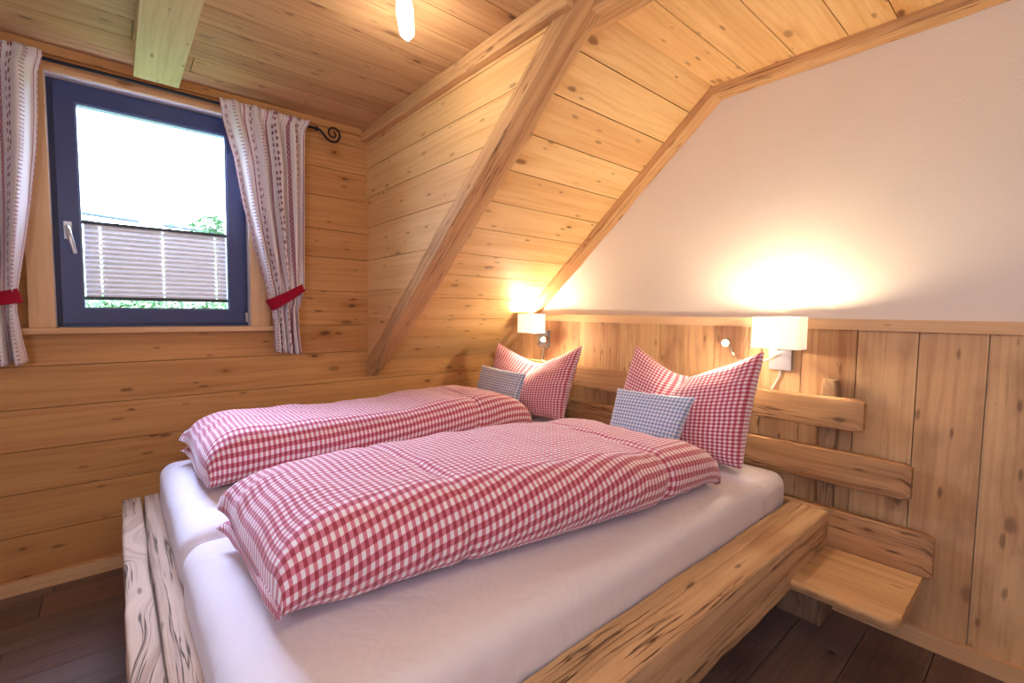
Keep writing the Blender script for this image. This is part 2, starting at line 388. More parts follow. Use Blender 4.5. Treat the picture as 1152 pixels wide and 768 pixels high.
# ------------------------------------------------------------------ the room shell
ZC = 2.283; SL = 0.838; Z0 = 0.883; YK = -1.671; XC = -1.049; XL = -3.6; YB = -4.4
G = 0.0016
def hplanks(mb, joints, x0, x1, y, yb, z_hi=None):
    for a, b in zip(joints[:-1], joints[1:]):
        mb.box((x0, y, a+G), (x1, yb, b-G), 'x')
GW, G = G, 0.0014
zj = [0.0, 0.24, 0.42, 0.60, 0.775, 0.954, 1.115, 1.317, 1.51, 1.67, 1.86, 2.02, 2.18, 2.30]
OX0, OX1, OZ0, OZ1 = -2.437, -1.696, 1.115, 2.18
mb = MB()
for a, b in zip(zj[:-1], zj[1:]):
    xr = 0.0 if b < 0.97 else XC+0.03
    if b <= OZ0+0.001 or a >= OZ1-0.001:
        cut = R.uniform(-3.0, -2.6)
        mb.box((XL, 0, a+G), (cut-G, 0.03, b-G)); mb.box((cut+G, 0, a+G), (xr, 0.03, b-G))
    else:
        mb.box((XL, 0, a+G), (OX0, 0.03, b-G)); mb.box((OX1, 0, a+G), (xr, 0.03, b-G))
mb.box((XL-0.1, 0.028, -0.1), (OX0, 0.20, 2.45), tone=0.5); mb.box((OX1, 0.028, -0.1), (0.1, 0.20, 2.45), tone=0.5)
mb.box((OX0, 0.028, -0.1), (OX1, 0.20, OZ0), tone=0.5); mb.box((OX0, 0.028, OZ1), (OX1, 0.20, 2.45), tone=0.5)
structure(mb.build('wall_left', M['pine_wall'])); G = GW
mb = MB(); mb.box((XL, -0.02, 0), (-0.021, 0.0, 0.057), 'x'); bevel(structure(mb.build('baseboard_left', M['pine_trim'])), 0.004)
mb = MB(); mb.box((XL, -0.028, 2.243), (-1.086, 0.0, 2.281), 'x'); bevel(structure(mb.build('trim_1', M['pine_wall'])), 0.006)

# right wall: plaster above, upright pine panelling below with a cap rail
mb = MB(); mb.box((0.0, YB, -0.1), (0.15, 0.2, 2.45), 'y', 0.5)
wr = structure(mb.build('wall_right', M['plaster']))
vj = [0.0, -0.16, -0.33, -0.52, -0.66, -0.83, -1.0, -1.14, -1.27, -1.40, -1.541, -1.70, -1.86, -1.92, -2.08, -2.274, -2.458, -2.638, -2.84, -3.02, -3.2, -3.4, -3.58, -3.8, -4.0, -4.2, -4.4]
mb = MB()
for a, b in zip(vj[:-1], vj[1:]): mb.box((-0.020, b+G, 0.0), (0.0, a-G, 1.16), 'z')
structure(mb.build('panelling', M['pine_panel'], wr))
mb = MB(); mb.box((-0.036, YB, 1.150), (0.0, -0.33, 1.193), 'y'); bevel(structure(mb.build('cap_rail', M['pine_trim'], wr)), 0.006)
mb = MB(); mb.box((-0.040, YB, 0), (-0.020, -0.02, 0.062), 'y'); bevel(structure(mb.build('baseboard_right', M['pine_trim'])), 0.004)

# flat ceiling (boards run along the window wall)
mb = MB(); y = 0.0; cj = [0.0]
while y > YB: y -= R.uniform(0.125, 0.16); cj.append(y)
for a, b in zip(cj[:-1], cj[1:]):
    b = max(b, YB)
    if a - b < 0.01: continue
    xr = XC+0.02 if b > YK+0.05 else 0.0
    cuts = sorted([XL, R.uniform(-3.0, -1.4), xr])
    for c, d in zip(cuts[:-1], cuts[1:]): mb.box((c+G, b+G, ZC), (d-G, a-G, ZC+0.02), 'x')
mb.box((XL-0.1, YB-0.1, ZC+0.019), (XC+0.02, 0.2, 2.45), tone=0.5); mb.box((XC+0.02, YB-0.1, ZC+0.019), (0.15, YK+0.03, 2.45), tone=0.5)
structure(mb.build('ceiling', M['pine_ceiling']))
# ceiling over the headboard side: its own lighter boards
mb = MB(); cj2 = [YK, -1.829, -2.021, -2.204, -2.35, -2.53, -2.71, -2.9, -3.1, -3.3, -3.5, -3.7, -3.9, -4.1, -4.4]
for a, b in zip(cj2[:-1], cj2[1:]): mb.box((-0.95, b+G, ZC-0.012), (0.0, a-G, ZC+0.001), 'x')
# sloped part
def sp(y, d=0.0):
    n = Vector((0, -SL, -1.0)).normalized()   # points down into the room
    return Vector((0, y, Z0 - SL*y)) + n*d
yj = [0.02, -0.14, -0.27, -0.405, -0.52, -0.624, -0.747, -0.88, -1.009, -1.144, -1.27, -1.425, -1.557, -1.668]
yj = [0.02, -0.19, -0.33, -0.48, -0.624, -0.747, -0.88, -1.009, -1.144, -1.285, -1.425, -1.557, -1.671]
for a, b in zip(yj[:-1], yj[1:]):
    A, B, A2, B2 = sp(a-G, 0), sp(b+G, 0), sp(a-G, -0.02), sp(b+G, -0.02); x0, x1 = XC+0.004, 0.0
    mb.hexa([(x0, A.y, A.z), (x1, A.y, A.z), (x1, B.y, B.z), (x0, B.y, B.z), (x0, A2.y, A2.z), (x1, A2.y, A2.z), (x1, B2.y, B2.z), (x0, B2.y, B2.z)], 1, (1, 0, 0), R.random())
A, B, A2, B2 = sp(0.12, -0.018), sp(YK-0.03, -0.018), sp(0.12, -0.12), sp(YK-0.03, -0.12); x0, x1 = XC+0.006, 0.1
mb.hexa([(x0, A.y, A.z), (x1, A.y, A.z), (x1, B.y, B.z), (x0, B.y, B.z), (x0, A2.y, A2.z), (x1, A2.y, A2.z), (x1, B2.y, B2.z), (x0, B2.y, B2.z)], 1, (1, 0, 0), 0.5)
structure(mb.build('ceiling_sloped', M['pine_slope']))
# dormer cheek
mb = MB(); kz = [0.80, 0.99, 1.156, 1.326, 1.512, 1.711, 1.892, 2.062, 2.20, 2.29]
ye = lambda z: -(z-Z0)/SL
for a, b in zip(kz[:-1], kz[1:]):
    a, b = a+G, b-G; x0, x1 = XC, XC+0.02; ya, yb2 = min(ye(a), 0.03)-0.02, ye(b)-0.02
    if a < Z0: ya = 0.0
    mb.hexa([(x0, 0.03, a), (x1, 0.03, a), (x1, ya, a), (x0, ya, a), (x0, 0.03, b), (x1, 0.03, b), (x1, yb2, b), (x0, yb2, b)], 1, (0, 1, 0), R.random())
x0, x1, a, b = XC+0.019, XC+0.06, Z0+0.02, 2.30
mb.hexa([(x0, 0.03, a), (x1, 0.03, a), (x1, ye(a), a), (x0, ye(a), a), (x0, 0.03, b), (x1, 0.03, b), (x1, ye(b), b), (x0, ye(b), b)], 1, (0, 1, 0), 0.5)
structure(mb.build('wall_dormer', M['pine_slope']))
# floor and the unseen walls
mb = MB(); yy = 0.1
while yy > YB:
    xs = XL - R.uniform(0, 1.0)
    while xs < 0.1:
        x2 = xs + R.uniform(1.1, 1.5); mb.box((max(xs, XL)+G, yy-0.19+G, -0.02), (min(x2, 0.1)-G, yy-G, 0.0), 'x') if x2 > XL+0.02 else None; xs = x2
    yy -= 0.19
mb.box((XL-0.1, YB-0.1, -0.15), (0.15, 0.2, -0.019), tone=0.4)
structure(mb.build('floor', M['floor']))
mb = MB(); mb.box((XL-0.1, YB-0.1, -0.1), (XL, 0.2, 2.45), 'y', 0.5); structure(mb.build('wall_front', M['plaster']))
mb = MB(); mb.box((XL-0.1, YB-0.1, -0.1), (0.15, YB, 2.45), 'x', 0.5); structure(mb.build('wall_back', M['plaster']))

# timbers
nrm = Vector((0, -SL, -1)).normalized()
def slope_pt(x, y, d): q = sp(y, d); return Vector((x, q.y, q.z))
def raf(t):
    k = min(1.0, t/0.24); k = k*k*(3-2*k)
    return (0.62+0.38*k, 1.0, (1-k)*-0.024, 0)
structure(hewn('rafter', slope_pt(-0.995, 0.06, 0.028), slope_pt(-0.995, -1.70, 0.028), (1, 0, 0), 0.128, 0.080, M['hewn'], wob=0.006, rnd=0.010, n=60, seed=3.1, prof=raf))
structure(hewn('ceiling_beam', (-0.93, -1.62, 2.262), (-0.93, YB, 2.262), (1, 0, 0), 0.13, 0.075, M['hewn'], wob=0.006, n=40, seed=8.2))
structure(hewn('trim_2', (-1.066, -0.0, 2.250), (-1.066, -1.68, 2.250), (1, 0, 0), 0.045, 0.072, M['hewn'], wob=0.003, rnd=0.007, n=50, seed=5.5))
structure(hewn('trim_3', slope_pt(-0.038, -0.02, 0.020), slope_pt(-0.038, -1.70, 0.020), (1, 0, 0), 0.084, 0.052, M['hewn'], wob=0.005, rnd=0.008, n=50, seed=2.5))
structure(hewn('trim_4', (-0.038, -1.655, 2.258), (-0.038, YB, 2.258), (1, 0, 0), 0.084, 0.055, M['hewn'], wob=0.005, rnd=0.008, n=60, seed=6.5))
mb = MB(); mb.box((-2.149, YB, 2.212), (-1.988, -0.102, ZC+0.005), 'y', 0.4); bevel(structure(mb.build('ceiling_beam_pale', M['pale_beam'])), 0.004)

# ------------------------------------------------------------------ window
win = empty('window_1', (-2.066, 0.06, 1.115)); structure(win)
def wbox(name, parts, mat, bw=0.003, parent=win, axis='x'):
    mb = MB()
    for a, b in parts: mb.box(a, b, axis, 0.5)
    o = mb.build(name, mat, parent); structure(o)
    if bw: bevel(o, bw)
    return o
def ring(x0, x1, z0, z1, t, y0, y1, tb=None):
    tb = tb or t
    return [((x0, y0, z0), (x0+t, y1, z1)), ((x1-t, y0, z0), (x1, y1, z1)), ((x0+t, y0, z0), (x1-t, y1, z0+tb)), ((x0+t, y0, z1-t), (x1-t, y1, z1))]
wbox('window_frame', ring(OX0+0.001, OX1-0.001, 1.117, 2.178, 0.030, 0.060, 0.13), M['frame'])
sash = wbox('sash', ring(-2.416, -1.716, 1.132, 2.160, 0.066, 0.040, 0.11), M['frame'], 0.006)
wbox('gasket', ring(-2.350, -1.782, 1.198, 2.094, 0.007, 0.052, 0.095), M['gasket'], 0)
wbox('glass_pane', [((-2.344, 0.082, 1.204), (-1.788, 0.090, 2.088))], M['glass'], 0)
hd = MB(); hd.box((-2.400, 0.030, 1.500), (-2.374, 0.040, 1.575), 'z'); h_ = bevel(structure(hd.build('handle_plate', M['silver'], win)), 0.004)
hd = MB(); hd.tube([(-2.387, 0.034, 1.548), (-2.387, 0.0, 1.548), (-2.385, -0.012, 1.535), (-2.376, -0.014, 1.49), (-2.366, -0.010, 1.435)], [0.008, 0.008, 0.010, 0.010, 0.008]); structure(hd.build('handle', M['silver'], win))
wbox('hinge', [((-1.712, 0.035, 1.135), (-1.700, 0.062, 1.185))], M['silver'])
wbox('reveal', [((OX0+0.0005, -0.002, 2.1785), (OX1-0.0005, 0.059, 2.1795)), ((OX0+0.0002, -0.002, 1.116), (OX0+0.0010, 0.059, 2.178)), ((OX1-0.0010, -0.002, 1.116), (OX1-0.0002, 0.059, 2.178))], M['white_lining'], 0)
# boards lining the opening, casing boards, sill
wbox('casing', [((-2.515, -0.018, 1.116), (-2.437, 0.0, 2.215)), ((-1.696, -0.018, 1.116), (-1.605, 0.0, 2.215))], M['pine_trim'], 0.003, axis='z')
wbox('head_casing', [((-2.437, -0.018, 2.180), (-1.696, 0.0, 2.215))], M['pine_trim'], 0.003)
wbox('window_sill', [((-2.535, -0.050, 1.092), (-1.592, 0.058, 1.1155))], M['pine_trim'], 0.004)
# pleated blind hung in the sash
bl = empty('pleated_blind', (-2.066, 0.066, 1.24)); tag(bl, 'beige pleated blind covering the lower part of the window', 'blind')
mb = MB(); npl = 15; z0, z1 = 1.252, 1.578; XH = (-2.283, -2.056, -1.838); zz = lambda i: z0+(z1-z0)*i/(npl*2); yy_ = lambda i: 0.0745 if i % 2 else 0.0600
xs_ = [-2.338] + [q for x in XH for q in (x-0.0035, x+0.0035)] + [-1.792]
for i in range(npl*2):
    for k in range(len(xs_)-1):
        if k % 2 == 1:      # small cord holes in the folds
            if i % 2 == 0: continue
        a, b = xs_[k], xs_[k+1]
        mb.poly([(a, yy_(i), zz(i)), (b, yy_(i), zz(i)), (b, yy_(i+1), zz(i+1)), (a, yy_(i+1), zz(i+1))], [(a, zz(i)), (b, zz(i)), (b, zz(i+1)), (a, zz(i+1))])
o = mb.build('pleats', M['blind'], bl)
mb = MB(); mb.box((-2.344, 0.056, 1.576), (-1.787, 0.079, 1.590)); bevel(mb.build('top_rail', M['rail_dark'], bl), 0.003)
mb = MB(); mb.box((-2.344, 0.056, 1.238), (-1.787, 0.079, 1.253)); bevel(mb.build('bottom_rail', M['rail_dark'], bl), 0.003)
for xx in XH:
    mb = MB(); mb.tube([(xx, 0.067, 1.245), (xx, 0.067, 1.582)], 0.0008, 6)
    c_ = mb.build('cord', M['cord'], bl)

# ------------------------------------------------------------------ outside
mb = MB(); rows = []; uvs = []
for i in range(17):
    y = 1.2+i*1.5; rows.append([(-14+2*j, y, -1.3+0.2*y+0.12*noise.noise(Vector((j*0.7, y*0.4, 2)))) for j in range(15)]); uvs.append([(j, y) for j in range(15)])
mb.grid(rows, uvs); structure(mb.build('ground', M['meadow']))
def foliage(mb, c, rx, ry, rz, n, s, seed):
    rr = random.Random(seed)
    for k in range(n):
        while True:
            p = Vector((rr.uniform(-1, 1), rr.uniform(-1, 1), rr.uniform(-1, 1)))
            if p.length < 1: break
        if p.length > 0.01: p = p*(0.45+0.55*rr.random())/max(p.length, 0.45)
        q = Vector(c)+Vector((p.x*rx, p.y*ry, p.z*rz))*(0.85+0.3*noise.noise(p*2.2))
        a = Vector((rr.uniform(-1, 1), rr.uniform(-1, 1), rr.uniform(-0.7, 0.7))).normalized(); b = a.orthogonal().normalized()
        b = (Matrix.Rotation(rr.uniform(0, 6.28), 3, a) @ b); l = s*rr.uniform(0.7, 1.3)
        mb.poly([q-a*l, q-b*l*0.4+a*0.1*l, q+a*l, q+b*l*0.4], [(0, 0), (1, 0), (1, 1), (0, 1)])
def tree(c, rx, ry, rz, n, s, seed, name, label, cat, trunk=True):
    gz = -1.3+0.2*c[1]
    t = empty(name, (c[0], c[1], gz)); tag(t, label, cat)
    mb = MB(); foliage(mb, c, rx, ry, rz, n, s, seed); mb.build('crown', M['leaf'], t, recalc=False)
    mb = MB(); mb.tube([(c[0], c[1], gz-0.1), (c[0]+0.03, c[1], (gz+c[2])/2), (c[0], c[1], c[2])], [0.09, 0.07, 0.03]); mb.build('trunk', M['bark'], t)
    return t
tree((-0.30, 8.0, 2.45), 1.25, 0.7, 1.0, 1300, 0.07, 4, 'garden_tree', 'leafy green tree outside the window at the lower right of the pane', 'tree')
mb = MB()
for k in range(9): foliage(mb, (-4.0+k*0.55, 7.2, 1.1+0.1*math.sin(k*2.1)), 0.55, 0.4, 0.42, 260, 0.06, 20+k)
o = mb.build('hedge', M['leaf'], recalc=False); tag(o, 'low green hedge outside, seen below the pleated blind', 'hedge')
for nm, za, zb_, lab in (('upper', 3.07, 2.95, 'upper dark power line crossing the sky outside the window'), ('lower', 2.84, 2.62, 'lower dark power line crossing the sky outside the window')):
    mb = MB(); pts = [(-9+12*i/24, 9.4+(0.5 if nm == 'upper' else 0.0), (za+(zb_-za)*((-9+12*i/24)+2.6)/2.0) + 0.004*((i-12)**2)*0.1) for i in range(25)]
    mb.tube(pts, 0.036, 6); o = mb.build('power_line', M['cable']); tag(o, lab, 'cable')

# ------------------------------------------------------------------ curtains
rod = empty('curtain_rod', (-2.0, -0.07, 2.205)); tag(rod, 'black wrought iron curtain rod with scroll end above the window', 'curtain rod')
mb = MB(); mb.tube([(-2.75, -0.07, 2.203), (-1.36, -0.07, 2.203)], 0.0075, 12); mb.build('pole', M['iron'], rod)
mb = MB()
pts = [(-1.365, -0.07, 2.204), (-1.345, -0.07, 2.199), (-1.326, -0.07, 2.180), (-1.310, -0.07, 2.163)]
for k in range(26):
    t = -0.62*PI + k/25*3.1*PI; r0 = 0.047*(1-k/25*0.82); pts.append((-1.274+r0*math.cos(t)*0.95, -0.07, 2.197+r0*math.sin(t)))
mb.tube(pts, [0.0065]*4+[0.0058-0.0018*k/25 for k in range(26)], 10); mb.build('scroll_finial', M['iron'], rod)
mb = MB(); mb.tube([(-1.378, -0.07, 2.203), (-1.370, -0.07, 2.203), (-1.362, -0.07, 2.203), (-1.354, -0.07, 2.203)], [0.006, 0.0115, 0.0115, 0.006], 12); mb.build('collar', M['iron'], rod)
for xx in (-2.46, -1.60):
    mb = MB(); mb.tube([(xx, -0.018, 2.203), (xx, -0.072, 2.203)], 0.006, 8); mb.tube([(xx, -0.0185, 2.203), (xx, -0.014, 2.203)], 0.016, 12); mb.build('bracket', M['iron'], rod)

def lerp_tab(tab, z):
    # tab sorted by z descending
    for (z0_, v0), (z1_, v1) in zip(tab[:-1], tab[1:]):
        if z <= z0_ and z >= z1_: return v0+(v1-v0)*(z0_-z)/(z0_-z1_+1e-9)
    return tab[0][1] if z > tab[0][0] else tab[-1][1]
def curtain(name, label, left, right, zbl, zbr, zt, nf, flat, tie_l, tie_r, seed, ear):
    NU, NV = 200, 90; rows = []; uvs = []; mb = MB()
    for i in range(NV+1):
        tv = i/NV; row = []; uvr = []
        for j in range(NU+1):
            s = j/NU
            zb_ = zbl+(zbr-zbl)*s + 0.006*math.sin(s*nf*PI*2)
            z = zt+(zb_-zt)*tv
            zc = min(z, zt-0.001)
            xl, xr = lerp_tab(left, zc), lerp_tab(right, zc)
            ztie = tie_l[1]+(tie_r[1]-tie_l[1])*s
            d = z-ztie
            pinch = math.exp(-(d/0.14)**2)
            amp = (0.030 + 0.014*noise.noise(Vector((s*5, seed, 0))))*(1-0.62*pinch)
            top = max(0, 1-(zt-z)/0.09)
            ph = s*nf*2*PI + 0.9*noise.noise(Vector((s*3.3, z*1.2, seed)))*(1-top)
            fold = math.sin(ph)+0.35*math.sin(2*ph+seed)
            ruf = top*0.010*math.sin(s*nf*4.2*PI+seed)
            x = xl+(xr-xl)*s + 0.006*math.cos(ph)*(1-pinch)
            yy = -0.080 + amp*fold*(1-0.75*top) - 0.006*top + ruf*0.7 - 0.004*pinch
            yy = min(yy, -0.024)
            if z > 2.165: k = min(1.0, (z-2.165)/0.02); yy = min(yy, -0.060-0.022*k)
            row.append((x, yy, z)); uvr.append((s*flat+seed*0.037, zt-z))
        rows.append(row); uvs.append(uvr)
    mb.grid(rows, uvs); o = mb.build(name, M['curtain'], recalc=False)
    md = o.modifiers.new('thick', 'SOLIDIFY'); md.thickness = 0.0016; md.offset = 0
    tag(o, label, 'curtain', 'curtains at the window')
    return o
Rl = [(2.235, -1.838), (2.213, -1.832), (2.127, -1.813), (1.966, -1.772), (1.732, -1.738), (1.514, -1.69), (1.225, -1.617), (1.124, -1.606), (0.99, -1.604)]
Rr = [(2.235, -1.398), (2.205, -1.405), (2.18, -1.424), (2.091, -1.427), (1.923, -1.431), (1.683, -1.439), (1.44, -1.447), (1.314, -1.450), (1.20, -1.484), (1.074, -1.481), (0.965, -1.469)]
curtain('curtain', 'cream and red striped curtain on the right side of the window', Rl, Rr, 0.985, 0.965, 2.228, 4.6, 1.15, (-1.617, 1.222), (-1.450, 1.325), 1.0, 1)
Ll = [(2.235, -2.90), (1.9, -2.86), (1.5, -2.76), (1.23, -2.68), (1.1, -2.68), (0.97, -2.70)]
Lr = [(2.235, -2.432), (2.20, -2.434), (2.15, -2.449), (1.971, -2.456), (1.829, -2.466), (1.614, -2.491), (1.399, -2.519), (1.25, -2.536), (1.185, -2.541), (1.078, -2.534), (0.98, -2.522)]
curtain('curtain', 'cream and red striped curtain on the left side, cut by the photo edge', Ll, Lr, 0.975, 0.978, 2.228, 4.2, 1.15, (-2.68, 1.20), (-2.536, 1.25), 2.0, 1)
def tieback(label, a, b, w, hook):
    a, b = Vector(a), Vector(b); d = (b-a); L = d.length; d.normalize(); n_ = 48; rows = []; uvs = []; upv = Vector((0, -1, 0)).cross(d); upv = -upv if upv.z < 0 else upv
    for i in range(n_+1):
        t = 2*PI*i/n_; c = (a+b)/2 + d*(math.cos(t)*(L/2)) + Vector((0, -math.sin(t)*0.048 if math.sin(t) > 0 else -math.sin(t)*0.030, 0))
        ww = w*(0.80+0.20*math.cos(t)*hook)
        rows.append([c + upv*(ww*(k/6-0.5)) + Vector((0, 0.004*math.sin(k/6*PI), 0)) for k in range(7)]); uvs.append([(L*t, w*k/6) for k in range(7)])
    mb = MB(); mb.grid(rows, uvs); o = mb.build('curtain_tieback', M['tie'], recalc=False)
    md = o.modifiers.new('thick', 'SOLIDIFY'); md.thickness = 0.003; md.offset = 0
    tag(o, label, 'curtain tieback', 'red curtain tiebacks'); return o
t1 = tieback('red cloth tieback round the right curtain', (-1.626, -0.082, 1.224), (-1.446, -0.072, 1.330), 0.062, -1)
mb = MB(); mb.tube([(-1.452, -0.002, 1.345), (-1.452, -0.05, 1.345), (-1.450, -0.056, 1.36)], 0.005, 8); k_ = mb.build('hook', M['iron'], t1)
t2 = tieback('red cloth tieback round the left curtain', (-2.70, -0.082, 1.200), (-2.530, -0.076, 1.248), 0.058, 1)

# ------------------------------------------------------------------ bed
bed = empty('bed', (-1.1, -1.25, 0.0)); tag(bed, 'rustic double bed frame of hewn beams with plank headboard', 'bed')
hewn('side_beam', (-2.12, -2.166, 0.352), (-0.135, -2.166, 0.352), (0, 1, 0), 0.142, 0.178, M['hewn_bed'], bed, wob=0.0028, rnd=0.008, n=90, seed=4.4,
     prof=lambda t: (1, 1, 0, -0.004*t), crack=(0.25, 0.0035, 0.008, 0.06))
hewn('side_beam', (-2.10, -0.262, 0.340), (-0.135, -0.262, 0.340), (0, 1, 0), 0.125, 0.17, M['hewn_bed'], bed, wob=0.006, rnd=0.016, n=60, seed=9.4)
hewn('foot_beam', (-2.185, -2.25, 0.330), (-2.185, -0.335, 0.330), (1, 0, 0), 0.126, 0.18, M['weathered'], bed, wob=0.006, rnd=0.010, n=110, seed=7.7, crack=(0.02, 0.0065, 0.085, 0.05))
for (x0, x1, y0, y1) in ((-0.20, -0.05, -2.248, -2.09), (-0.20, -0.05, -0.36, -0.21), (-2.22, -2.09, -2.22, -2.09), (-2.22, -2.09, -0.46, -0.345)):
    hewn('leg', ((x0+x1)/2, (y0+y1)/2, 0.0), ((x0+x1)/2, (y0+y1)/2, 0.29), (1, 0, 0), x1-x0, y1-y0, M['grey_timber'], bed, wob=0.003, rnd=0.008, n=8, seed=x0*3+y0)
mb = MB()
for k in range(16): mb.box((-2.09+k*0.122, -2.09, 0.300), (-2.00+k*0.122, -0.33, 0.322), 'y')
mb.build('slats', M['pine_trim'], bed)
for yy in (-2.200, -0.42):
    hewn('post', (-0.050, yy, 0.25 if yy < -1 else 0.2), (-0.050, yy, 0.948 if yy < -1 else 0.85), (0, 1, 0), 0.058, 0.056, M['grey_timber'], bed, wob=0.004, rnd=0.012, n=30, seed=yy, cap_round=0.02)
def rail(y_end, zb, zt, seed, x0=-0.124, x1=-0.079, y_far=-0.22, slant=0.0):
    def pr(t):
        return (1, 1+0.03*noise.noise(Vector((t*5, seed, 0))), 0, 0.006*noise.noise(Vector((t*3, seed, 4))))
    o = hewn('headboard_rail', ((x0+x1)/2, y_far, (zb+zt)/2), ((x0+x1)/2, y_end, (zb+zt)/2+slant), (1, 0, 0), x1-x0, zt-zb, M['hewn_rail'], bed, wob=0.0045, rnd=0.008, n=90, seed=seed, prof=pr, cap_round=0.012)
    return o
rail(-2.328, 0.762, 0.884, 1.3)
rail(-2.476, 0.546, 0.676, 2.6)
rail(-2.546, 0.283, 0.440, 3.9, slant=0.004)
# side shelf at the head, a thick plank with a waney edge
mb = MB(); rows = []; uvs = []; N_ = 40; ou = 3.3
def shelf_front(t): return -0.520 + 0.010*noise.noise(Vector((t*6, 2, 1))) + 0.004*noise.noise(Vector((t*22, 2, 1)))
for i in range(N_+1):
    t = i/N_; y = -2.10-0.425*t; e = max(0, (t-0.93)/0.07); xf = shelf_front(t)+0.05*e*e; xb = -0.135
    y += 0.008*noise.noise(Vector((t*9, 5, 1)))*e
    zt, zb_ = 0.300, 0.262
    prof = [(xb, zb_), (xb, zt)] + [(xb+(xf+0.008-xb)*k/10, zt) for k in range(1, 11)] + [(xf+0.002, zt-0.004), (xf, zt-0.012), (xf+0.004, (zt+zb_)/2), (xf+0.012, zb_+0.004), (xf+0.022, zb_)]
    rows.append([(a, y + (0.010*noise.noise(Vector((a*30, 3, 3)))*e), b) for a, b in prof])
    uvs.append([(ou-y, 1.0+0.7*k*0.04) for k in range(len(prof)+1)])
    uvs[-1] = [(ou-y, 1.0+a+b) for a, b in prof]+[(ou-y, 1.0+prof[0][0]+prof[0][1])]
mb.grid(rows, uvs, True, True, 0.3); mb.cap(rows[0], [(p[1]*0.2, p[0]) for p in rows[0]], True); mb.cap(rows[-1], [(p[1]*0.2, p[0]) for p in rows[-1]])
bevel(mb.build('side_shelf', M['pine_ceiling'], bed), 0.003)

# mattresses
def mattress(label, x0, x1, y0, y1, z0, z1):
    bm = bmesh.new(); bmesh.ops.create_cube(bm, size=1)
    for v in bm.verts: v.co = Vector(((x0+x1)/2+v.co.x*(x1-x0), (y0+y1)/2+v.co.y*(y1-y0), (z0+z1)/2+v.co.z*(z1-z0)))
    bmesh.ops.bevel(bm, geom=list(bm.edges), offset=0.055, segments=7, profile=0.5, affect='EDGES')
    bmesh.ops.subdivide_edges(bm, edges=[e for e in bm.edges if e.calc_length() > 0.3], cuts=24, use_grid_fill=True)
    for v in bm.verts:
        c = v.co; tx = (c.x-x0)/(x1-x0); ty = (c.y-y0)/(y1-y0)
        if c.z > z0+0.1: c.z += 0.010*(1-(2*tx-1)**4)*(1-(2*ty-1)**4) + 0.004*fbm(c, 3.0, x0)
        nd = 0.004*fbm(c, 6.0, 2.0); c.x += nd; c.y += nd
        k = math.sin(PI*max(0, min(1, (c.z-z0)/(z1-z0)))); c.x += 0.006*k*(1 if tx > 0.5 else -1); c.y += 0.004*k*(1 if ty > 0.5 else -1)*0.4
    for f in bm.faces: f.smooth = True
    me = bpy.data.meshes.new('mattress'); bm.to_mesh(me); bm.free(); me.materials.append(M['sheet'])
    o = bpy.data.objects.new('mattress', me); COL.objects.link(o)
    tag(o, label, 'mattress', 'mattresses side by side in the bed'); return o
mattress('white sheeted mattress on the near half of the bed', -2.122, -0.132, -2.088, -1.237, 0.323, 0.556)
mattress('white sheeted mattress on the far half, beside the window wall', -2.122, -0.132, -1.229, -0.345, 0.323, 0.556)

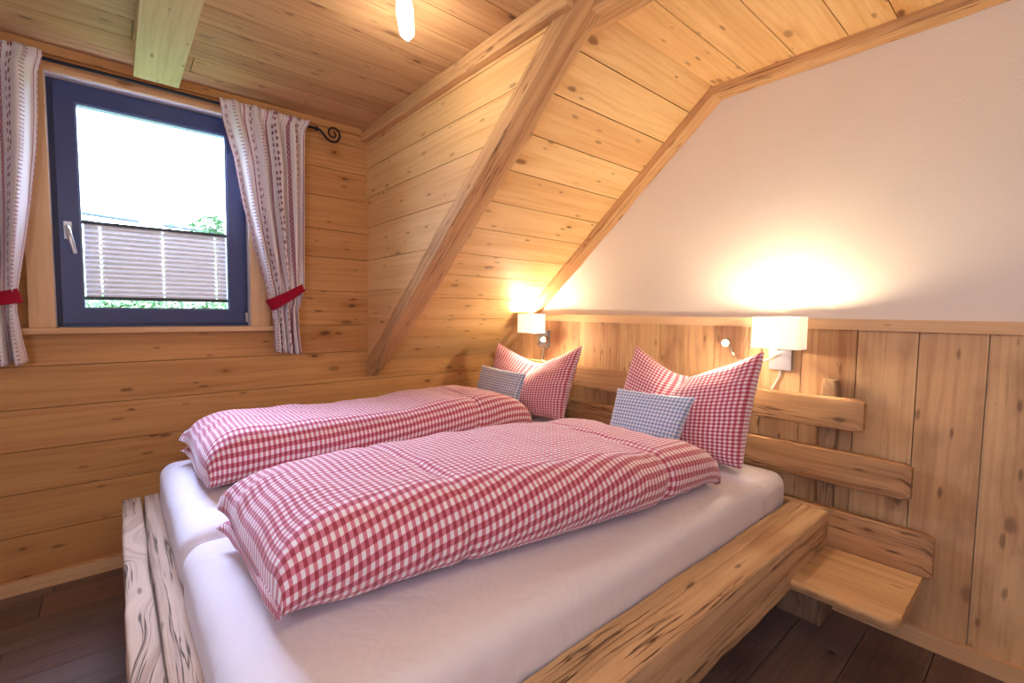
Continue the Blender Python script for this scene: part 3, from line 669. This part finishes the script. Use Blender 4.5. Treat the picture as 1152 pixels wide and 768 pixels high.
# duvets folded in half lengthwise, open edge towards the window
def duvet(label, x0, x1, yf, yb, zb, T, seed, hz=None):
    NS, NQ = 150, 64; rows = []; uvs = []
    for i in range(NS+1):
        s = i/NS; s2 = s
        x = x0+(x1-x0)*s
        ef = min(1.0, (x-x0)/0.20); eh = min(1.0, (x1-x)/0.24)
        pf = math.sqrt(max(0.0, 1-(1-ef)**2)); ph = math.sqrt(max(0.0, 1-(1-eh)**2))
        full = pf*ph
        hh = (hz(s) if hz else 1.0)*(1+0.05*noise.noise(Vector((s*7, seed, 0))))
        a, b = yf(s), yb(s)
        th = 0.010+(T*hh-0.010)*full                    # one layer's thickness
        sag = (1-pf)
        zB = zb + 0.006+th/2 + 0.030*sag                # lower layer's middle
        gap = (0.004+0.042*sag*(1-0.2*sag))*(1 if s < 0.5 else 1) + 0.004
        zT = zB + th*0.96 + (gap if s < 0.5 else 0.006+0.0*eh)
        Rr_ = (zT-zB)/2; flat = (b-(a+Rr_+th/2)); Lc = 2*flat+PI*Rr_
        def centre(q):
            d = q*Lc
            if d < flat:
                y = b-d; k = d/flat; z = zT + (-0.040*sag*k + 0.0)      # upper layer slopes down to the fold
                return Vector((0, y, z)), Vector((0, 0, 1))
            d -= flat
            if d < PI*Rr_:
                an = d/Rr_
                return Vector((0, a+Rr_+th/2-math.sin(an)*Rr_, (zT+zB)/2+math.cos(an)*Rr_ - 0.040*sag*(1-d/(PI*Rr_)))), Vector((0, -math.sin(an), math.cos(an)))
            d -= PI*Rr_
            return Vector((0, a+Rr_+th/2+d, zB)), Vector((0, 0, -1))
        row = []; uvr = []
        def local(q):
            e = min(q, 1-q)*Lc/0.16; e = min(1.0, e); return 0.10+0.90*math.sqrt(max(0, 1-(1-e)**2))
        for side_ in (1, -1):
            for j in range(NQ+1):
                q = j/NQ if side_ == 1 else 1-j/NQ
                c, n_ = centre(q); t_ = th/2*local(q)
                if side_ == -1: t_ = min(t_, Rr_*0.92)
                p = Vector((x, c.y, c.z)) + n_*t_*side_
                # seams bow in and pucker
                end = (1-pf) if s < 0.5 else (1-ph)
                dirx = 1 if s < 0.5 else -1
                fy = 2*((p.y-a)/(b-a))-1; cor = max(0.0, fy)**6 - 0.6*max(0.0, -fy)**4
                p.x += dirx*(0.022*end*(1-cor) + 0.003*end*math.sin(q*17+seed))
                if side_ == 1:
                    d = 0.007*fbm(p, 4.2, seed)+0.0030*fbm(p, 13.0, seed+3)+ 0.0060*end*(1-end)*4*math.sin(q*Lc*40+seed+3*noise.noise(Vector((q*5, s*4, seed))))
                    d -= 0.010*math.exp(-((s-0.26-0.06*q)/0.012)**2)*full*max(0, fbm(p, 3.0, seed+9)+0.4)
                    d -= 0.012*math.exp(-((s-0.78+0.05*q)/0.012)**2)*full
                    p += n_*d
                p.z = max(p.z, zb+0.003)
                row.append(p); uvr.append((x*1.12+seed*0.1+0.004*noise.noise(Vector((x*4, q*6, seed))), q*Lc*1.12 + 0.004*noise.noise(Vector((x*5, q*6, seed+4)))))
        uvr.append(uvr[0]); rows.append(row); uvs.append(uvr)
    mb = MB(); mb.grid(rows, uvs, True)
    for i in (0, -1):
        for j in range(NQ):
            k = [j, j+1, 2*NQ-j, 2*NQ+1-j]; mb.poly([rows[i][q] for q in k], [uvs[i][q] for q in k], smooth=True)
    o = mb.build('duvet', M['red_check'], merge=0.0002); tag(o, label, 'duvet', 'folded red check duvets'); return o
ZM = 0.566
duvet('red and white checked duvet folded on the near half of the bed', -2.052, -0.535, lambda s: -1.84-0.17*min(1, s*1.5), lambda s: -1.32-0.02*s, ZM, 0.098, 1.7, lambda s: 1.0+0.10*math.sin(s*5.0))
duvet('red and white checked duvet folded on the far half, nearer the window', -2.055, -0.50, lambda s: -0.95+0.03*s-0.04*s*s, lambda s: -0.43+0.06*s, ZM, 0.096, 5.2, lambda s: 1.0+0.06*math.sin(s*9.0+1))

# pillows
def pillow(name, label, cat, group, mat, place, hw, T, uvw, uvh, seed, N_=56, chop=0.0, bow=0.02):
    """place(a,b)->point on the middle sheet; thickness along local normal."""
    def mid(a, b): return place(a, b)
    def nrm_(a, b):
        e = 0.01; du = mid(min(1, a+e), b)-mid(max(-1, a-e), b); dv = mid(a, min(1, b+e))-mid(a, max(-1, b-e)); return du.cross(dv).normalized()
    rows = []; uvs = []; mb = MB()
    for sd in (1, -1):
        rows = []; uvs = []
        for i in range(N_+1):
            row = []; uvr = []
            for j in range(N_+1):
                # ease spacing toward the seams
                a = math.sin((j/N_-0.5)*PI); b = math.sin((i/N_-0.5)*PI)
                edge = max(0, (1-a*a))**0.42*max(0, (1-b*b))**0.42
                pc = 1-bow*(1-a*a)*abs(b)**3                       # edges bow in between the corners
                pr_ = 1-bow*(1-b*b)*abs(a)**3
                aa, bb = a*pr_, b*pc
                p = mid(aa, bb); n_ = nrm_(max(-.97, min(.97, aa)), max(-.97, min(.97, bb)))
                t_ = T*edge*(1-0.16*b)*(1-chop*max(0, b)*math.exp(-(a/0.22)**2))
                q = p + n_*(sd*t_)
                rim = 1-edge
                q += n_*(0.006*fbm(p, 7.0, seed+sd)*edge + 0.003*math.sin(14*a+seed)*rim*edge*3 + 0.003*math.sin(15*b+seed)*rim*edge*3)*sd
                row.append(q); uvr.append((seed+a*uvw/2, b*uvh/2+seed*2+0.3))
            rows.append(row); uvs.append(uvr)
        mb.grid(rows, uvs)
    o = mb.build(name, mat, merge=0.0003); tag(o, label, cat, group); return o
def big(yl, xl, zl, yr, xr, zr, yv, xv, zv, ybl, xbl, ybr, xbr, zb, fwd):
    """two raised top corners and a chopped valley between them"""
    def place(a, b):
        t = (b+1)/2; s = (a+1)/2
        # top edge
        f = abs(a)**1.25
        if a < 0: top = Vector((xv+(xl-xv)*f, yv+(yl-yv)*(-a), zv+(zl-zv)*f))
        else: top = Vector((xv+(xr-xv)*f, yv+(yr-yv)*a, zv+(zr-zv)*f))
        bot = Vector((xbl+(xbr-xbl)*s, ybl+(ybr-ybl)*s, zb))
        p = bot.lerp(top, t)
        p.x -= fwd*math.sin(PI*t)*0.5*(1-0.5*abs(a)) 
        p.x += 0.06*math.exp(-(a/0.13)**2)*max(0, b+0.2)
        p.z = bot.z+(top.z-bot.z)*t
        return p
    return place
pillow('pillow', 'large red check pillow with two peaks on the near side, by the lit lamp', 'pillow', 'red check pillows', M['red_check'],
       big(-1.375, -0.20, 1.040, -2.015, -0.245, 1.058, -1.66, -0.21, 0.905, -1.36, -0.33, -1.985, -0.335, ZM+0.015, 0.06), 1, 0.105, 0.70, 0.60, 1.13, chop=0.55)
pillow('pillow', 'large red check pillow with two peaks in the far corner under the slope', 'pillow', 'red check pillows', M['red_check'],
       big(-0.345, -0.29, 0.999, -0.998, -0.185, 1.016, -0.675, -0.20, 0.872, -0.37, -0.35, -0.965, -0.30, ZM+0.015, 0.06), 1, 0.100, 0.70, 0.60, 2.41, chop=0.55)
def flat(tl, tr, bl_, br):
    tl, tr, bl_, br = map(Vector, (tl, tr, bl_, br))
    def place(a, b):
        s, t = (a+1)/2, (b+1)/2
        return bl_.lerp(br, s).lerp(tl.lerp(tr, s), t)
    return place
pillow('cushion', 'small blue and white checked cushion against the near red pillow', 'cushion', 'blue check cushions', M['blue_check'],
       flat((-0.415, -1.425, 0.846), (-0.415, -1.82, 0.860), (-0.500, -1.43, 0.605), (-0.500, -1.775, 0.603)), 1, 0.055, 0.42, 0.30, 0.31, 40, bow=0.05)
pillow('cushion', 'small blue and white checked cushion against the far red pillow', 'cushion', 'blue check cushions', M['blue_check'],
       flat((-0.435, -0.365, 0.862), (-0.435, -0.79, 0.851), (-0.490, -0.375, 0.612), (-0.490, -0.745, 0.608)), 1, 0.055, 0.42, 0.30, 0.77, 40, bow=0.05)

# ------------------------------------------------------------------ wall lamps
def wall_lamp(label, yc, xf, zb, zt, hwid, plate_y, led, neck, cord_end, power):
    t = empty('wall_lamp', (-0.02, yc, 1.02)); tag(t, label, 'wall lamp', 'bedside wall lamps')
    mb = MB(); mb.box((-0.045, plate_y-0.045, 0.968), (-0.0205, plate_y+0.045, 1.085), 'z'); bevel(mb.build('wall_plate', M['plate'], t), 0.004)
    # shade: open box with rounded corners, thin walls
    def rr(x0, x1, y0, y1, r, k=6):
        out = []
        for cx_, cy_, a0 in ((x1-r, y1-r, 0), (x0+r, y1-r, PI/2), (x0+r, y0+r, PI), (x1-r, y0+r, 1.5*PI)):
            for i in range(k+1): an = a0+i*PI/2/k; out.append((cx_+r*math.cos(an), cy_+r*math.sin(an)))
        return out
    x0, x1, y0, y1 = xf, xf+0.10, yc-hwid, yc+hwid
    o1 = rr(x0, x1, y0, y1, 0.012); i1 = rr(x0+0.003, x1-0.003, y0+0.003, y1-0.003, 0.010); mb = MB(); uvc = [(0, 0)]*(len(o1)+1)
    mb.grid([[(a, b, z) for a, b in r_] for r_, z in ((i1, zb), (o1, zb), (o1, zt), (i1, zt), (i1, zb))], [uvc]*5, True, False)
    mb.build('shade', M['shade'], t, merge=0.0001)
    mb = MB(); mb.tube([(-0.04, plate_y, 1.06), (-0.075, plate_y, 1.058), ((x0+x1)/2, yc, 1.062), ((x0+x1)/2, yc, (zb+zt)/2-0.02)], 0.006, 10); mb.build('shade_arm', M['chrome'], t)
    mb = MB(); c = ((x0+x1)/2, yc)
    mb.tube([(c[0], c[1], (zb+zt)/2-0.03), (c[0], c[1], (zb+zt)/2-0.01), (c[0], c[1], (zb+zt)/2+0.01), (c[0], c[1], (zb+zt)/2+0.02)], [0.012, 0.018, 0.016, 0.006], 12); b_ = mb.build('bulb', M['bulb'], t)
    n_ = MB(); P = [Vector(p) for p in neck]; pts = []
    for i in range(len(P)-1):
        p0, p1, p2, p3 = P[max(i-1, 0)], P[i], P[i+1], P[min(i+2, len(P)-1)]
        for k in range(8):
            s = k/8; pts.append(0.5*((2*p1)+(p2-p0)*s+(2*p0-5*p1+4*p2-p3)*s*s+(3*p1-p0-3*p2+p3)*s**3))
    pts.append(P[-1]); n_.tube(pts, 0.0048, 8); n_.build('gooseneck', M['chrome'], t)
    L_ = Vector(led); d = Vector((-0.85, -0.25, -0.15)).normalized()
    mb = MB(); mb.tube([L_-d*0.05, L_-d*0.045, L_-d*0.004, L_], [0.008, 0.014, 0.016, 0.015], 14); hd_ = mb.build('reading_light', M['chrome'], t)
    mb = MB(); mb.tube([L_+d*0.0005, L_+d*0.003], 0.0125, 14); g = mb.build('lens', M['led'], hd_); g.location = (0, 0, 0)
    mb = MB(); mb.tube([(-0.034, plate_y, 0.97), (-0.030, plate_y+0.004, 0.94), (-0.030, plate_y+0.022, 0.90), cord_end], 0.0035, 8); mb.build('power_cord', M['cord'], t)
    point('wall_lamp_bulb_light', (c[0], c[1], (zb+zt)/2+0.03), power, WARM, 0.02)
    point('reading_light_glow', L_+d*0.02, power*0.40, (1.0, 0.82, 0.56), 0.012)
    return t
wall_lamp('wall lamp with white shade and reading light on the near side of the bed', -2.030, -0.190, 1.067, 1.198, 0.092, -2.005, (-0.20, -1.835, 1.079),
          [(-0.045, -2.01, 1.035), (-0.10, -2.012, 1.030), (-0.17, -1.975, 1.008), (-0.16, -1.90, 1.000), (-0.14, -1.845, 1.03), (-0.155, -1.825, 1.082)], (-0.06, -1.97, 0.86), 17.0)
wall_lamp('wall lamp with white shade and reading light in the far corner under the slope', -0.512, -0.190, 1.070, 1.196, 0.088, -0.525, (-0.20, -0.688, 1.034),
          [(-0.045, -0.53, 1.02), (-0.10, -0.54, 1.00), (-0.15, -0.60, 0.985), (-0.15, -0.66, 1.00), (-0.155, -0.68, 1.036)], (-0.06, -0.55, 0.86), 17.0)

# ------------------------------------------------------------------ ceiling spotlight bar
sb = empty('ceiling_spotlight', (-1.60, -2.0, ZC)); tag(sb, 'lit white glass ceiling spotlight near the top edge of the photo', 'ceiling light')
mb = MB(); mb.box((-1.66, -2.5, 2.255), (-1.60, -1.5, ZC), 'y'); bevel(mb.build('bar', M['silver'], sb), 0.004)
for (y_, tip) in ((-1.56, (-1.405, -1.195, 2.185)), (-2.4, (-1.95, -2.55, 2.10))):  # second head is out of view, added to carry the fill light
    tip = Vector(tip); base = Vector((-1.63, y_, 2.22)); d = (tip-base).normalized(); L = (tip-base).length
    b0 = tip-d*0.20
    mb = MB(); mb.tube([base+Vector((0, 0, 0.04)), base, b0+d*0.02], 0.008, 8); a_ = mb.build('lamp_arm', M['silver'], sb)
    mb = MB(); mb.tube([b0, b0+d*0.01, b0+d*0.05, b0+d*0.16, tip], [0.014, 0.024, 0.029, 0.026, 0.006], 14); mb.build('glass_shade', M['bulb'], sb)
